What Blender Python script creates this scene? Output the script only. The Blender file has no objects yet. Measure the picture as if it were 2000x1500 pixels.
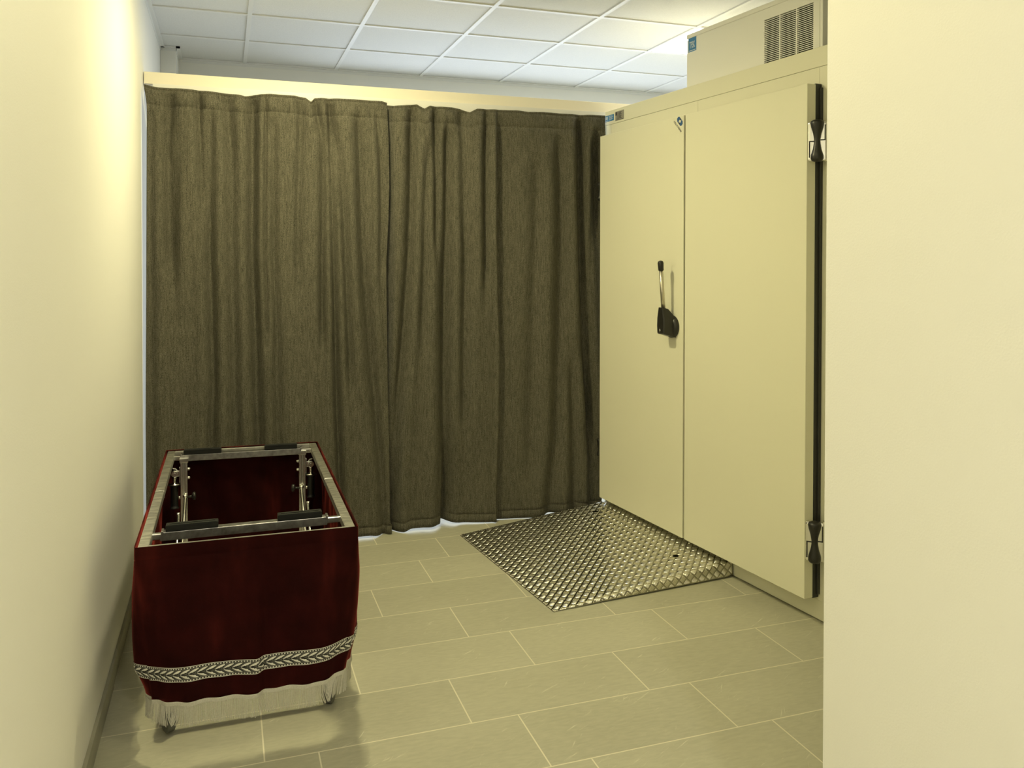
import bpy, bmesh, math, random
from mathutils import Vector, Matrix, Euler
random.seed(7)
S = bpy.context.scene
COL = S.collection

# ------------------------------------------------------------------ camera, world, lights, exposure
CAM_H = 1.5
F_PX, CY = 1630.571, 532.919
R_ = ((0.9456853976, -0.3250826586, 0.0006378193),
      (-0.0046309414, -0.0154334608, -0.9998701729),
      (0.3250502778, 0.9455596683, -0.0161006371))      # rows: right, down, forward
cd = bpy.data.cameras.new('camera')
cam = bpy.data.objects.new('camera', cd); COL.objects.link(cam)
cd.sensor_width = 36.0; cd.sensor_fit = 'HORIZONTAL'
cd.lens = F_PX / 2000 * 36.0
cd.shift_y = -(750 - CY) / 2000
cd.clip_start = 0.02
cam.matrix_world = Matrix(((R_[0][0], -R_[1][0], -R_[2][0], 0),
                           (R_[0][1], -R_[1][1], -R_[2][1], 0),
                           (R_[0][2], -R_[1][2], -R_[2][2], CAM_H),
                           (0, 0, 0, 1)))
S.camera = cam

w = bpy.data.worlds.new('daylight'); S.world = w; w.use_nodes = True
bg = w.node_tree.nodes['Background']
bg.inputs[0].default_value = (0.70, 0.84, 1.0, 1); bg.inputs[1].default_value = 0.6

LAMP = (1.0, 0.90, 0.50)
P_FRONT, P_REAR, P_FILL, P_PANEL, P_WINDOW = 8.5, 36.5, 46.0, 8.0, 62.0

def area(name, loc, size, power, color, rot=(0, 0, 0), shape='SQUARE', sy=None):
    l = bpy.data.lights.new(name, 'AREA'); l.energy = power; l.color = color
    l.shape = shape; l.size = size
    if sy: l.size_y = sy
    o = bpy.data.objects.new(name, l); COL.objects.link(o)
    o.location = loc; o.rotation_euler = rot
    return o
# daylight coming in through the window of the back wall
area('window_daylight', (2.2, 6.36, 1.42), 3.0, P_WINDOW, (0.84, 0.92, 1.0), (math.radians(-90), 0, 0), 'RECTANGLE', 2.3)

S.view_settings.view_transform = 'Standard'; S.view_settings.look = 'None'
S.view_settings.gamma = 1; S.view_settings.use_curve_mapping = False
S.view_settings.exposure = 0.0

# ------------------------------------------------------------------ materials
def new_mat(name):
    m = bpy.data.materials.new(name); m.use_nodes = True
    return m, m.node_tree.nodes, m.node_tree.links, m.node_tree.nodes['Principled BSDF']

def mat(name, col, rough=0.5, metal=0.0, spec=0.5, bump=0.0, bscale=200, var=0.0, vscale=20, stretch=(1, 1, 1), bdist=0.001):
    m, N, L, p = new_mat(name)
    p.inputs['Base Color'].default_value = (*col, 1)
    p.inputs['Roughness'].default_value = rough
    p.inputs['Metallic'].default_value = metal
    p.inputs['Specular IOR Level'].default_value = spec
    if var or bump:
        tc = N.new('ShaderNodeTexCoord'); mp = N.new('ShaderNodeMapping')
        mp.inputs['Scale'].default_value = stretch
        L.new(tc.outputs['Object'], mp.inputs['Vector'])
    if var:
        n = N.new('ShaderNodeTexNoise'); n.inputs['Scale'].default_value = vscale; n.inputs['Detail'].default_value = 5
        L.new(mp.outputs[0], n.inputs['Vector'])
        r = N.new('ShaderNodeValToRGB')
        r.color_ramp.elements[0].position = 0.3; r.color_ramp.elements[1].position = 0.7
        r.color_ramp.elements[0].color = (*[c * (1 - var) for c in col], 1)
        r.color_ramp.elements[1].color = (*[min(1, c * (1 + var)) for c in col], 1)
        L.new(n.outputs['Fac'], r.inputs[0]); L.new(r.outputs[0], p.inputs['Base Color'])
    if bump:
        n2 = N.new('ShaderNodeTexNoise'); n2.inputs['Scale'].default_value = bscale; n2.inputs['Detail'].default_value = 3
        L.new(mp.outputs[0], n2.inputs['Vector'])
        b = N.new('ShaderNodeBump'); b.inputs['Strength'].default_value = bump; b.inputs['Distance'].default_value = bdist
        L.new(n2.outputs['Fac'], b.inputs['Height']); L.new(b.outputs[0], p.inputs['Normal'])
    return m

def emit(name, col, strength):
    m, N, L, p = new_mat(name)
    p.inputs['Base Color'].default_value = (0.8, 0.8, 0.8, 1)
    p.inputs['Emission Color'].default_value = (*col, 1)
    p.inputs['Emission Strength'].default_value = strength
    return m

M = {}
M['wall'] = mat('white_wall_paint', (0.86, 0.85, 0.80), 0.65, bump=0.25, bscale=240, bdist=0.0012)
M['ceil_tile'] = mat('mineral_fibre_tile', (0.76, 0.76, 0.74), 0.9, bump=0.5, bscale=170, bdist=0.002, var=0.03, vscale=130)
M['tee'] = mat('white_enamelled_tee', (0.80, 0.80, 0.78), 0.42)
M['cream'] = mat('cream_board', (0.82, 0.76, 0.62), 0.5)
M['rail'] = mat('white_track', (0.80, 0.78, 0.72), 0.35)
M['cooler'] = mat('cream_coated_steel', (0.82, 0.80, 0.625), 0.42, spec=0.35)
M['cooler_seam'] = mat('dark_seam_sealant', (0.10, 0.09, 0.06), 0.7)  # dark colour of the joints between panels
M['gasket_grey'] = mat('olive_gasket', (0.16, 0.16, 0.13), 0.6)
M['gasket'] = mat('black_rubber_gasket', (0.035, 0.035, 0.030), 0.55)
M['unit'] = mat('white_coated_steel', (0.90, 0.89, 0.82), 0.4, spec=0.35)
M['black_plastic'] = mat('black_plastic', (0.018, 0.017, 0.014), 0.38)
M['void'] = mat('dark_vent_interior', (0.012, 0.011, 0.009), 0.8)
M['chrome'] = mat('polished_chrome', (0.82, 0.81, 0.77), 0.14, 1.0)
M['brass_bar'] = mat('brushed_steel_lever', (0.62, 0.58, 0.48), 0.33, 1.0)
M['blue'] = mat('blue_sticker', (0.045, 0.22, 0.48), 0.45)
M['sticker_white'] = mat('sticker_print', (0.62, 0.70, 0.74), 0.5)
M['plate_grey'] = mat('engraved_grey_plate', (0.33, 0.31, 0.25), 0.4, 0.3)
M['ink'] = mat('dark_ink', (0.03, 0.032, 0.035), 0.5)
M['logo_blue'] = mat('logo_blue', (0.035, 0.11, 0.27), 0.5)
M['frame_metal'] = mat('scratched_chromed_tube', (0.74, 0.73, 0.67), 0.36, 1.0, bump=0.25, bscale=60, var=0.30, vscale=55, stretch=(0.35, 1.0, 1))
M['bright_metal'] = mat('bright_chromed_rod', (0.86, 0.85, 0.80), 0.27, 1.0)
M['dull_metal'] = mat('dull_worn_steel', (0.34, 0.33, 0.32), 0.38, 1.0, var=0.3, vscale=45)
M['rubber'] = mat('black_rubber_pad', (0.012, 0.0125, 0.011), 0.6, spec=0.2)
M['pad_groove'] = mat('pad_groove', (0.03, 0.031, 0.027), 0.6, spec=0.2)
M['grip'] = mat('black_grip', (0.010, 0.010, 0.009), 0.5, bump=0.5, bscale=400)
M['caster'] = mat('grey_caster_rubber', (0.10, 0.10, 0.09), 0.45)
M['braid_ground'] = mat('grey_braid_ground', (0.085, 0.082, 0.07), 0.8, var=0.3, vscale=900)
M['braid_white'] = mat('silver_white_thread', (0.66, 0.64, 0.57), 0.5, bump=0.5, bscale=1500, bdist=0.0005)
M['braid_dark'] = mat('black_thread', (0.012, 0.011, 0.009), 0.8)
M['fringe'] = mat('silver_cream_fringe', (0.50, 0.48, 0.41), 0.65, var=0.12, vscale=300)
M['alu'] = mat('aluminium_sheet', (0.42, 0.405, 0.335), 0.20, 1.0, var=0.05, vscale=40)
M['alu_bar'] = mat('aluminium_tread_bar', (0.90, 0.88, 0.79), 0.27, 1.0)
M['skirting'] = mat('grey_stone_skirting', (0.36, 0.35, 0.27), 0.5, var=0.12, vscale=30, stretch=(1, .3, 1))
M['win_frame'] = mat('white_window_frame', (0.75, 0.75, 0.73), 0.4)

def velvet():
    m, N, L, p = new_mat('dark_red_velvet')
    tc = N.new('ShaderNodeTexCoord'); n = N.new('ShaderNodeTexNoise'); n.inputs['Scale'].default_value = 9; n.inputs['Detail'].default_value = 4
    L.new(tc.outputs['Object'], n.inputs['Vector'])
    r = N.new('ShaderNodeValToRGB')
    r.color_ramp.elements[0].position = 0.35; r.color_ramp.elements[1].position = 0.75
    r.color_ramp.elements[0].color = (0.015, 0.0024, 0.0021, 1); r.color_ramp.elements[1].color = (0.027, 0.0038, 0.0034, 1)
    L.new(n.outputs['Fac'], r.inputs[0]); L.new(r.outputs[0], p.inputs['Base Color'])
    # brushed nap: streaks where the pile lies differently
    mp = N.new('ShaderNodeMapping'); mp.inputs['Scale'].default_value = (1, 1, 0.22); L.new(tc.outputs['Object'], mp.inputs['Vector'])
    nn = N.new('ShaderNodeTexNoise'); nn.inputs['Scale'].default_value = 11; nn.inputs['Detail'].default_value = 3; L.new(mp.outputs[0], nn.inputs['Vector'])
    mr = N.new('ShaderNodeMapRange'); mr.inputs['From Min'].default_value = .38; mr.inputs['From Max'].default_value = .68
    mr.inputs['To Min'].default_value = .35; mr.inputs['To Max'].default_value = 1.0
    L.new(nn.outputs['Fac'], mr.inputs['Value']); L.new(mr.outputs[0], p.inputs['Sheen Weight'])
    mr2 = N.new('ShaderNodeMapRange'); mr2.inputs['From Min'].default_value = .38; mr2.inputs['From Max'].default_value = .70
    mr2.inputs['To Min'].default_value = .28; mr2.inputs['To Max'].default_value = .55
    L.new(nn.outputs['Fac'], mr2.inputs['Value']); L.new(mr2.outputs[0], p.inputs['Sheen Roughness'])
    p.inputs['Roughness'].default_value = 0.9; p.inputs['Specular IOR Level'].default_value = 0.05
    p.inputs['Sheen Weight'].default_value = 0.75; p.inputs['Sheen Roughness'].default_value = 0.30
    p.inputs['Sheen Tint'].default_value = (0.52, 0.075, 0.060, 1)
    n2 = N.new('ShaderNodeTexNoise'); n2.inputs['Scale'].default_value = 700
    L.new(tc.outputs['Object'], n2.inputs['Vector'])
    b = N.new('ShaderNodeBump'); b.inputs['Strength'].default_value = 0.25; b.inputs['Distance'].default_value = 0.001
    L.new(n2.outputs['Fac'], b.inputs['Height']); L.new(b.outputs[0], p.inputs['Normal'])
    return m
M['velvet'] = velvet()

def curtain_cloth():
    m, N, L, p = new_mat('brown_tweed_curtain_cloth')
    tc = N.new('ShaderNodeTexCoord')
    def noise(scale, st, det=3):
        mp = N.new('ShaderNodeMapping'); mp.inputs['Scale'].default_value = st
        n = N.new('ShaderNodeTexNoise'); n.inputs['Scale'].default_value = scale; n.inputs['Detail'].default_value = det
        L.new(tc.outputs['Object'], mp.inputs['Vector']); L.new(mp.outputs[0], n.inputs['Vector'])
        return n
    n1 = noise(400, (1, 1, 0.8), 3); n2 = noise(170, (1, 1, 0.10), 2)
    mx = N.new('ShaderNodeMath'); mx.operation = 'MULTIPLY_ADD'; mx.inputs[1].default_value = 0.72
    m2 = N.new('ShaderNodeMath'); m2.operation = 'MULTIPLY'; m2.inputs[1].default_value = 0.28
    L.new(n2.outputs['Fac'], m2.inputs[0]); L.new(n1.outputs['Fac'], mx.inputs[0]); L.new(m2.outputs[0], mx.inputs[2])
    r = N.new('ShaderNodeValToRGB')
    r.color_ramp.elements[0].position = 0.36; r.color_ramp.elements[1].position = 0.66
    r.color_ramp.elements[0].color = (0.038, 0.036, 0.025, 1); r.color_ramp.elements[1].color = (0.160, 0.148, 0.112, 1)
    L.new(mx.outputs[0], r.inputs[0]); L.new(r.outputs[0], p.inputs['Base Color'])
    p.inputs['Roughness'].default_value = 0.95; p.inputs['Specular IOR Level'].default_value = 0.1
    b = N.new('ShaderNodeBump'); b.inputs['Strength'].default_value = 0.18; b.inputs['Distance'].default_value = 0.001
    L.new(mx.outputs[0], b.inputs['Height']); L.new(b.outputs[0], p.inputs['Normal'])
    return m
M['curtain'] = curtain_cloth()

def floor_tile():
    m, N, L, p = new_mat('grey_slate_tile')
    tc = N.new('ShaderNodeTexCoord')
    at = N.new('ShaderNodeAttribute'); at.attribute_name = 'tint'
    add = N.new('ShaderNodeVectorMath'); add.operation = 'MULTIPLY_ADD'; add.inputs[1].default_value = (7.3, 5.1, 3.7)
    L.new(at.outputs['Color'], add.inputs[0]); L.new(tc.outputs['Object'], add.inputs[2])
    def noise(scale, st, rot, det=4, dist=0.0):
        mp = N.new('ShaderNodeMapping'); mp.inputs['Scale'].default_value = st; mp.inputs['Rotation'].default_value = (0, 0, rot)
        n = N.new('ShaderNodeTexNoise'); n.inputs['Scale'].default_value = scale; n.inputs['Detail'].default_value = det
        n.inputs['Distortion'].default_value = dist
        L.new(add.outputs[0], mp.inputs['Vector']); L.new(mp.outputs[0], n.inputs['Vector'])
        return n
    def math_(op, a, b=None, c=None, clamp=False):
        k = N.new('ShaderNodeMath'); k.operation = op; k.use_clamp = clamp
        for i, v in enumerate((a, b, c)):
            if v is None: continue
            if isinstance(v, (int, float)): k.inputs[i].default_value = v
            else: L.new(v, k.inputs[i])
        return k.outputs[0]
    fine = noise(90, (0.30, 1, 1), 0.12)
    broad = noise(3.0, (0.6, 1, 1), 0.2)
    # thin pale scratches running across the tiles, in patches
    def streak(rot, st, lo, gain):
        m1 = N.new('ShaderNodeMapping'); m1.inputs['Rotation'].default_value = (0, 0, rot); L.new(add.outputs[0], m1.inputs['Vector'])
        m2_ = N.new('ShaderNodeMapping'); m2_.inputs['Scale'].default_value = st; L.new(m1.outputs[0], m2_.inputs['Vector'])
        n = N.new('ShaderNodeTexNoise'); n.inputs['Scale'].default_value = 1.0; n.inputs['Detail'].default_value = 2; n.inputs['Distortion'].default_value = 0.6
        L.new(m2_.outputs[0], n.inputs['Vector'])
        return math_('MULTIPLY', math_('SUBTRACT', n.outputs['Fac'], lo), gain, clamp=True)
    patch = noise(6.0, (1, 1, 1), 0.0, 2)
    pm = math_('MULTIPLY', math_('SUBTRACT', patch.outputs['Fac'], 0.46), 6.0, clamp=True)
    vein = math_('MULTIPLY', math_('MAXIMUM', streak(-0.50, (9, 130, 1), .66, 12.0), streak(-0.95, (13, 120, 1), .69, 12.0)), pm)
    v = math_('MULTIPLY_ADD', fine.outputs['Fac'], 0.34, math_('MULTIPLY', broad.outputs['Fac'], 0.28))
    sep = N.new('ShaderNodeSeparateColor'); L.new(at.outputs['Color'], sep.inputs[0])
    v = math_('ADD', v, math_('MULTIPLY', sep.outputs[0], 0.10))
    r = N.new('ShaderNodeValToRGB')
    r.color_ramp.elements[0].position = 0.15; r.color_ramp.elements[1].position = 0.60
    r.color_ramp.elements[0].color = (0.375, 0.365, 0.275, 1); r.color_ramp.elements[1].color = (0.56, 0.545, 0.42, 1)
    L.new(v, r.inputs[0])
    mx = N.new('ShaderNodeMix'); mx.data_type = 'RGBA'
    mx.inputs['B'].default_value = (0.80, 0.78, 0.65, 1)
    L.new(math_('MULTIPLY', vein, 0.55), mx.inputs['Factor']); L.new(r.outputs[0], mx.inputs['A'])
    L.new(mx.outputs['Result'], p.inputs['Base Color'])
    p.inputs['Roughness'].default_value = 0.42; p.inputs['Specular IOR Level'].default_value = 0.42
    b = N.new('ShaderNodeBump'); b.inputs['Strength'].default_value = 0.30; b.inputs['Distance'].default_value = 0.0012
    L.new(fine.outputs['Fac'], b.inputs['Height']); L.new(b.outputs[0], p.inputs['Normal'])
    return m
M['tile'] = floor_tile()
M['grout'] = mat('pale_grout', (0.74, 0.70, 0.56), 0.8)

def glass():
    m, N, L, p = new_mat('window_glass')
    t = N.new('ShaderNodeBsdfTransparent'); g = N.new('ShaderNodeBsdfGlossy'); g.inputs['Roughness'].default_value = 0.02
    f = N.new('ShaderNodeFresnel'); f.inputs[0].default_value = 1.45
    mx = N.new('ShaderNodeMixShader'); L.new(f.outputs[0], mx.inputs[0]); L.new(t.outputs[0], mx.inputs[1]); L.new(g.outputs[0], mx.inputs[2])
    L.new(mx.outputs[0], N['Material Output'].inputs['Surface'])
    return m
M['glass'] = glass()
M['lamp_warm_rear'] = emit('lamp_glow_rear', LAMP, 1.0)
M['lamp_warm_front'] = emit('lamp_glow_front', LAMP, 1.0)
M['fill_lamp_back'] = emit('fill_glow_back', (1.0, 0.955, 0.76), 1.0)  # near-neutral glow of the added fill light behind the camera
M['lamp_panel'] = emit('lamp_panel_glow', (1.0, 0.93, 0.72), 1.0)

# ------------------------------------------------------------------ object helpers
def link_mesh(name, bm, mats, parent=None, smooth=False, auto=None):
    me = bpy.data.meshes.new(name)
    bm.normal_update(); bm.to_mesh(me); bm.free()
    for k in (mats if isinstance(mats, (list, tuple)) else [mats]):
        me.materials.append(M[k])
    if smooth:
        for f in me.polygons: f.use_smooth = True
    o = bpy.data.objects.new(name, me); COL.objects.link(o)
    if parent: o.parent = parent
    if auto:
        md = o.modifiers.new('edges', 'EDGE_SPLIT'); md.split_angle = math.radians(auto)
    return o

def tag(o, label=None, cat=None, group=None, kind=None):
    if label: o['label'] = label
    if cat: o['category'] = cat
    if group: o['group'] = group
    if kind: o['kind'] = kind
    return o

def empty(name, loc, rz=0.0):
    o = bpy.data.objects.new(name, None); COL.objects.link(o)
    o.empty_display_size = 0.1
    o.location = loc; o.rotation_euler = (0, 0, rz)
    return o

def struct(name, bm, mats, **k):
    return tag(link_mesh(name, bm, mats, **k), kind='structure')

def box(bm, x0, x1, y0, y1, z0, z1, mi=0, bev=0.0, seg=2):
    t = bmesh.new()
    bmesh.ops.create_cube(t, size=1.0)
    for v in t.verts:
        v.co = Vector(((x0 + x1) / 2 + v.co.x * (x1 - x0), (y0 + y1) / 2 + v.co.y * (y1 - y0), (z0 + z1) / 2 + v.co.z * (z1 - z0)))
    if bev:
        bmesh.ops.bevel(t, geom=t.edges[:], offset=bev, segments=seg, affect='EDGES', profile=0.5)
    merge(bm, t, mi)

def merge(bm, t, mi=0, mtx=None):
    vs = {}
    for v in t.verts:
        vs[v] = bm.verts.new(mtx @ v.co if mtx else v.co)
    for f in t.faces:
        try:
            nf = bm.faces.new([vs[v] for v in f.verts]); nf.material_index = mi if mi is not None else f.material_index
            nf.smooth = f.smooth
        except ValueError:
            pass
    t.free()

def quad(bm, pts, mi=0):
    f = bm.faces.new([bm.verts.new(p) for p in pts]); f.material_index = mi
    return f

def tube(bm, p0, p1, r0, r1=None, seg=16, mi=0, caps=True):
    r1 = r0 if r1 is None else r1
    p0 = Vector(p0); p1 = Vector(p1); d = (p1 - p0).normalized()
    a = d.orthogonal().normalized(); b = d.cross(a)
    A = []; B = []
    for i in range(seg):
        t = 2 * math.pi * i / seg; u = a * math.cos(t) + b * math.sin(t)
        A.append(bm.verts.new(p0 + u * r0)); B.append(bm.verts.new(p1 + u * r1))
    for i in range(seg):
        j = (i + 1) % seg
        f = bm.faces.new((A[i], A[j], B[j], B[i])); f.material_index = mi; f.smooth = True
    if caps:
        f = bm.faces.new(A[::-1]); f.material_index = mi
        f = bm.faces.new(B); f.material_index = mi

def lathe(bm, origin, axis, prof, seg=24, mi=0, smooth=True):
    """prof: (distance along axis, radius)"""
    o = Vector(origin); d = Vector(axis).normalized(); a = d.orthogonal().normalized(); b = d.cross(a)
    rings = []
    for (s, r) in prof:
        if r < 1e-6: rings.append([bm.verts.new(o + d * s)])
        else: rings.append([bm.verts.new(o + d * s + (a * math.cos(2 * math.pi * i / seg) + b * math.sin(2 * math.pi * i / seg)) * r) for i in range(seg)])
    for k in range(len(rings) - 1):
        A, B = rings[k], rings[k + 1]
        for i in range(seg):
            j = (i + 1) % seg
            if len(A) == 1 and len(B) == 1: continue
            if len(A) == 1: vs = (A[0], B[j], B[i])
            elif len(B) == 1: vs = (A[i], A[j], B[0])
            else: vs = (A[i], A[j], B[j], B[i])
            f = bm.faces.new(vs); f.material_index = mi; f.smooth = smooth
    if len(rings[0]) > 1: bm.faces.new(rings[0][::-1]).material_index = mi
    if len(rings[-1]) > 1: bm.faces.new(rings[-1]).material_index = mi

def obar(bm, p0, p1, wx, wz, up=(0, 0, 1), mi=0, bev=0.0):
    """rectangular bar between two points; wx across, wz along 'up'"""
    p0 = Vector(p0); p1 = Vector(p1); d = p1 - p0; L_ = d.length; d.normalize()
    s = d.cross(Vector(up)).normalized(); u = s.cross(d)
    t = bmesh.new(); bmesh.ops.create_cube(t, size=1.0)
    for v in t.verts: v.co = Vector((v.co.x * wx, v.co.y * L_, v.co.z * wz))
    if bev: bmesh.ops.bevel(t, geom=t.edges[:], offset=bev, segments=2, affect='EDGES', profile=0.5)
    m = Matrix((( s.x, d.x, u.x, (p0.x + p1.x) / 2), (s.y, d.y, u.y, (p0.y + p1.y) / 2), (s.z, d.z, u.z, (p0.z + p1.z) / 2), (0, 0, 0, 1)))
    merge(bm, t, mi, m)

def text_bm(body, size, bold=False):
    cu = bpy.data.curves.new('t', 'FONT'); cu.body = body; cu.size = size
    cu.align_x = 'CENTER'; cu.align_y = 'CENTER'
    if bold: cu.offset = size * 0.022
    o = bpy.data.objects.new('t', cu); COL.objects.link(o)
    dg = bpy.context.evaluated_depsgraph_get(); dg.update()
    me = bpy.data.meshes.new_from_object(o.evaluated_get(dg))
    bm = bmesh.new(); bm.from_mesh(me)
    bpy.data.objects.remove(o); bpy.data.curves.remove(cu); bpy.data.meshes.remove(me)
    return bm

# ------------------------------------------------------------------ room shell
XL, XR, YB, YF, HC = -0.386, 4.30, 6.12, -2.60, 2.86
JX, JY = 1.20, 1.4511           # near wall on the right: its face and its far end

# floor with individual tiles
TP, TL, G = 0.298, 0.6435, 0.0045
joint = {-1: 0.392, 0: 0.263, 1: 0.105, 2: 0.435, 3: 0.266, 4: 0.619, 5: 0.263}
bm = bmesh.new(); tint = bm.loops.layers.color.new('tint')
for f in [quad(bm, [(XL, YF, -0.0003), (XR, YF, -0.0003), (XR, YB, -0.0003), (XL, YB, -0.0003)], 1)]: pass
rng = random.Random(3)
k0 = int((YF - 2.275) / TP) - 1; k1 = int((YB - 2.275) / TP) + 1
for k in range(k0, k1 + 1):
    ya, yb = 2.275 + k * TP, 2.275 + (k + 1) * TP
    off = joint.get(k, rng.choice((0.105, 0.263, 0.42, 0.58)))
    x = off - math.ceil((off - XL) / TL) * TL
    while x < XR:
        c = (rng.random(), rng.random(), rng.random(), 1)
        xa, xb = max(x + G / 2, XL), min(x + TL - G / 2, XR)
        y0, y1 = max(ya + G / 2, YF), min(yb - G / 2, YB)
        if xb - xa > 0.005 and y1 - y0 > 0.005:
            f = quad(bm, [(xa, y0, 0), (xb, y0, 0), (xb, y1, 0), (xa, y1, 0)], 0)
            for l in f.loops: l[tint] = c
        x += TL
# slab under the tiles
box(bm, XL - .3, XR + .3, YF - .3, YB + .3, -0.12, -0.004, 1)
struct('floor', bm, ['tile', 'grout'])

def wall_slab(name, x0, x1, y0, y1, z0=0, z1=HC + 0.1):
    b = bmesh.new(); box(b, x0, x1, y0, y1, z0, z1); return struct(name, b, 'wall')
wall_slab('wall_left', XL - 0.2, XL, YF, YB)
wall_slab('wall_near', XL - 0.2, XR + 0.2, YF - 0.2, YF)
wall_slab('wall_right', JX, XR, YF, JY)
wall_slab('wall_far_right', XR, XR + 0.2, JY, YB)
# back wall with a window opening
WX0, WX1, WZ0, WZ1 = 0.65, 3.75, 0.25, 2.60
b = bmesh.new()
box(b, XL - .2, WX0, YB, YB + .22, 0, HC + .1); box(b, WX1, XR + .2, YB, YB + .22, 0, HC + .1)
box(b, WX0, WX1, YB, YB + .22, 0, WZ0); box(b, WX0, WX1, YB, YB + .22, WZ1, HC + .1)
struct('wall_back', b, 'wall')
b = bmesh.new()
for (x0, x1, z0, z1) in ((WX0, WX0 + .06, WZ0, WZ1), (WX1 - .06, WX1, WZ0, WZ1), (WX0, WX1, WZ0, WZ0 + .06), (WX0, WX1, WZ1 - .06, WZ1), ((WX0 + WX1) / 2 - .04, (WX0 + WX1) / 2 + .04, WZ0, WZ1)):
    box(b, x0, x1, YB + .08, YB + .15, z0, z1, 0, 0.004)
wf = struct('window_1', b, 'win_frame')
b = bmesh.new(); quad(b, [(WX0, YB + .115, WZ0), (WX1, YB + .115, WZ0), (WX1, YB + .115, WZ1), (WX0, YB + .115, WZ1)])
link_mesh('window_pane', b, 'glass', wf)

# boxed pipe in the far left corner
b = bmesh.new(); box(b, XL, -0.292, 5.81, YB, 0, HC + .02, 0, 0.003)
struct('trim_1', b, 'wall')
# stone skirting on the left wall, in lengths
b = bmesh.new(); y = YF; i = 0; rr = random.Random(5)
while y < YB:
    l = 0.6435; o_ = (0, .002, .0008, .0025, .001)[i % 5]
    box(b, XL, XL + 0.009 + o_, y + .001, min(y + l - .001, YB), 0, 0.072 + rr.uniform(-.0015, .0015), 0, 0.0012); y += l; i += 1
struct('baseboard_left', b, 'skirting')
b = bmesh.new(); box(b, JX - .011, JX, YF, JY, 0, .072, 0, .0015); struct('baseboard_right', b, 'skirting')
b = bmesh.new(); box(b, -.292, 0.15, YB - .011, YB, 0, .072, 0, .0015); box(b, 0.15, XR, YB - .011, YB, 0, .072, 0, .0015); struct('baseboard_back', b, 'skirting')

# suspended ceiling
TX, TY = 0.622, 0.600
xs = [0.137 + TX * k for k in range(-1, 8)]; ys = [YB - 0.02 - TY * k for k in range(0, 15)]
LIGHT_CELLS = {}
LP = (2.625, 4.30)     # lower corner of the lit panel cell
b = bmesh.new()
box(b, XL, XR, YF, YB, HC + .10, HC + .16, 0)
xe = sorted([XL] + [x for x in xs if XL < x < XR] + [XR]); ye = sorted([YF] + [y for y in ys if YF < y < YB] + [YB])
for i in range(len(xe) - 1):
    for j in range(len(ye) - 1):
        x0, x1, y0, y1 = xe[i], xe[i + 1], ye[j], ye[j + 1]
        if abs(x0 - LP[0]) < .03 and abs(y0 - LP[1]) < .03:
            PANEL = (x0, x1, y0, y1); continue
        quad(b, [(x0, y0, HC + .007), (x0, y1, HC + .007), (x1, y1, HC + .007), (x1, y0, HC + .007)], 0)
for x in xs:
    if XL < x < XR: box(b, x - .012, x + .012, YF, YB, HC - .001, HC + .0068, 1)
for y in ys:
    if YF < y < YB - .1: box(b, XL, XR, y - .012, y + .012, HC, HC + .0066, 1)
# wall angles
box(b, XL, XL + .024, YF, 5.81, HC - .002, HC + .006, 1); box(b, XL, XL + .003, YF, 5.81, HC - .022, HC, 1)
box(b, XL, -.268, 5.786, 5.81, HC - .002, HC + .006, 1); box(b, XL, -.289, 5.807, 5.81, HC - .022, HC, 1)
box(b, -.292, -.268, 5.786, YB, HC - .002, HC + .006, 1); box(b, -.292, -.289, 5.807, YB, HC - .022, HC, 1)
box(b, -.268, XR, YB - .024, YB, HC - .002, HC + .006, 1); box(b, -.268, XR, YB - .003, YB, HC - .020, HC, 1)
struct('ceiling', b, ['ceil_tile', 'tee'])

# ------------------------------------------------------------------ ceiling lamps
def downlight(x, y, power, matname, label):
    e = empty('ceiling_downlight', (x, y, HC + .004))
    tag(e, label, 'ceiling light', 'round ceiling lights')
    r = 0.10
    b = bmesh.new(); lathe(b, (0, 0, 0), (0, 0, 1), [(-.008, r + .004), (-.014, r + .012), (-.010, r + .030), (0.0, r + .034)], 40)
    link_mesh('trim_ring', b, 'tee', e)
    b = bmesh.new(); lathe(b, (0, 0, -.0085), (0, 0, 1), [(0, 0), (0, r + .004), (.004, r + .004)], 40)
    d_ = link_mesh('diffuser', b, matname, e)
    M[matname].node_tree.nodes['Principled BSDF'].inputs['Emission Strength'].default_value = power / (math.pi * math.pi * r * r)
    return e
downlight(0.448, 3.55, P_REAR, 'lamp_warm_rear', 'round warm ceiling light above the velvet trolley')
downlight(0.448, 1.58, P_FRONT, 'lamp_warm_front', 'round warm ceiling light in front of the velvet trolley')
downlight(0.448, -1.20, P_FILL, 'fill_lamp_back', 'added unseen fill light on the ceiling behind the camera')  # unseen fill light, added to lift the lower walls and foreground
x0, x1, y0, y1 = PANEL
e = empty('ceiling_light_panel', ((x0 + x1) / 2, (y0 + y1) / 2, HC)); tag(e, 'square bright light panel set in the ceiling grid behind the cooling unit', 'ceiling light')
b = bmesh.new(); hx, hy = (x1 - x0) / 2, (y1 - y0) / 2
hx += .010; hy += .010
for (a0, a1, c0, c1) in ((-hx, hx, -hy, -hy + .03), (-hx, hx, hy - .03, hy), (-hx, -hx + .03, -hy, hy), (hx - .03, hx, -hy, hy)):
    box(b, a0, a1, c0, c1, .0005, .05)
link_mesh('frame', b, 'tee', e)
b = bmesh.new(); box(b, -hx + .022, hx - .022, -hy + .022, hy - .022, .004, .04); link_mesh('diffuser', b, 'lamp_panel', e)
M['lamp_panel'].node_tree.nodes['Principled BSDF'].inputs['Emission Strength'].default_value = P_PANEL / (math.pi * 4 * hx * hy) * 2.2

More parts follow.
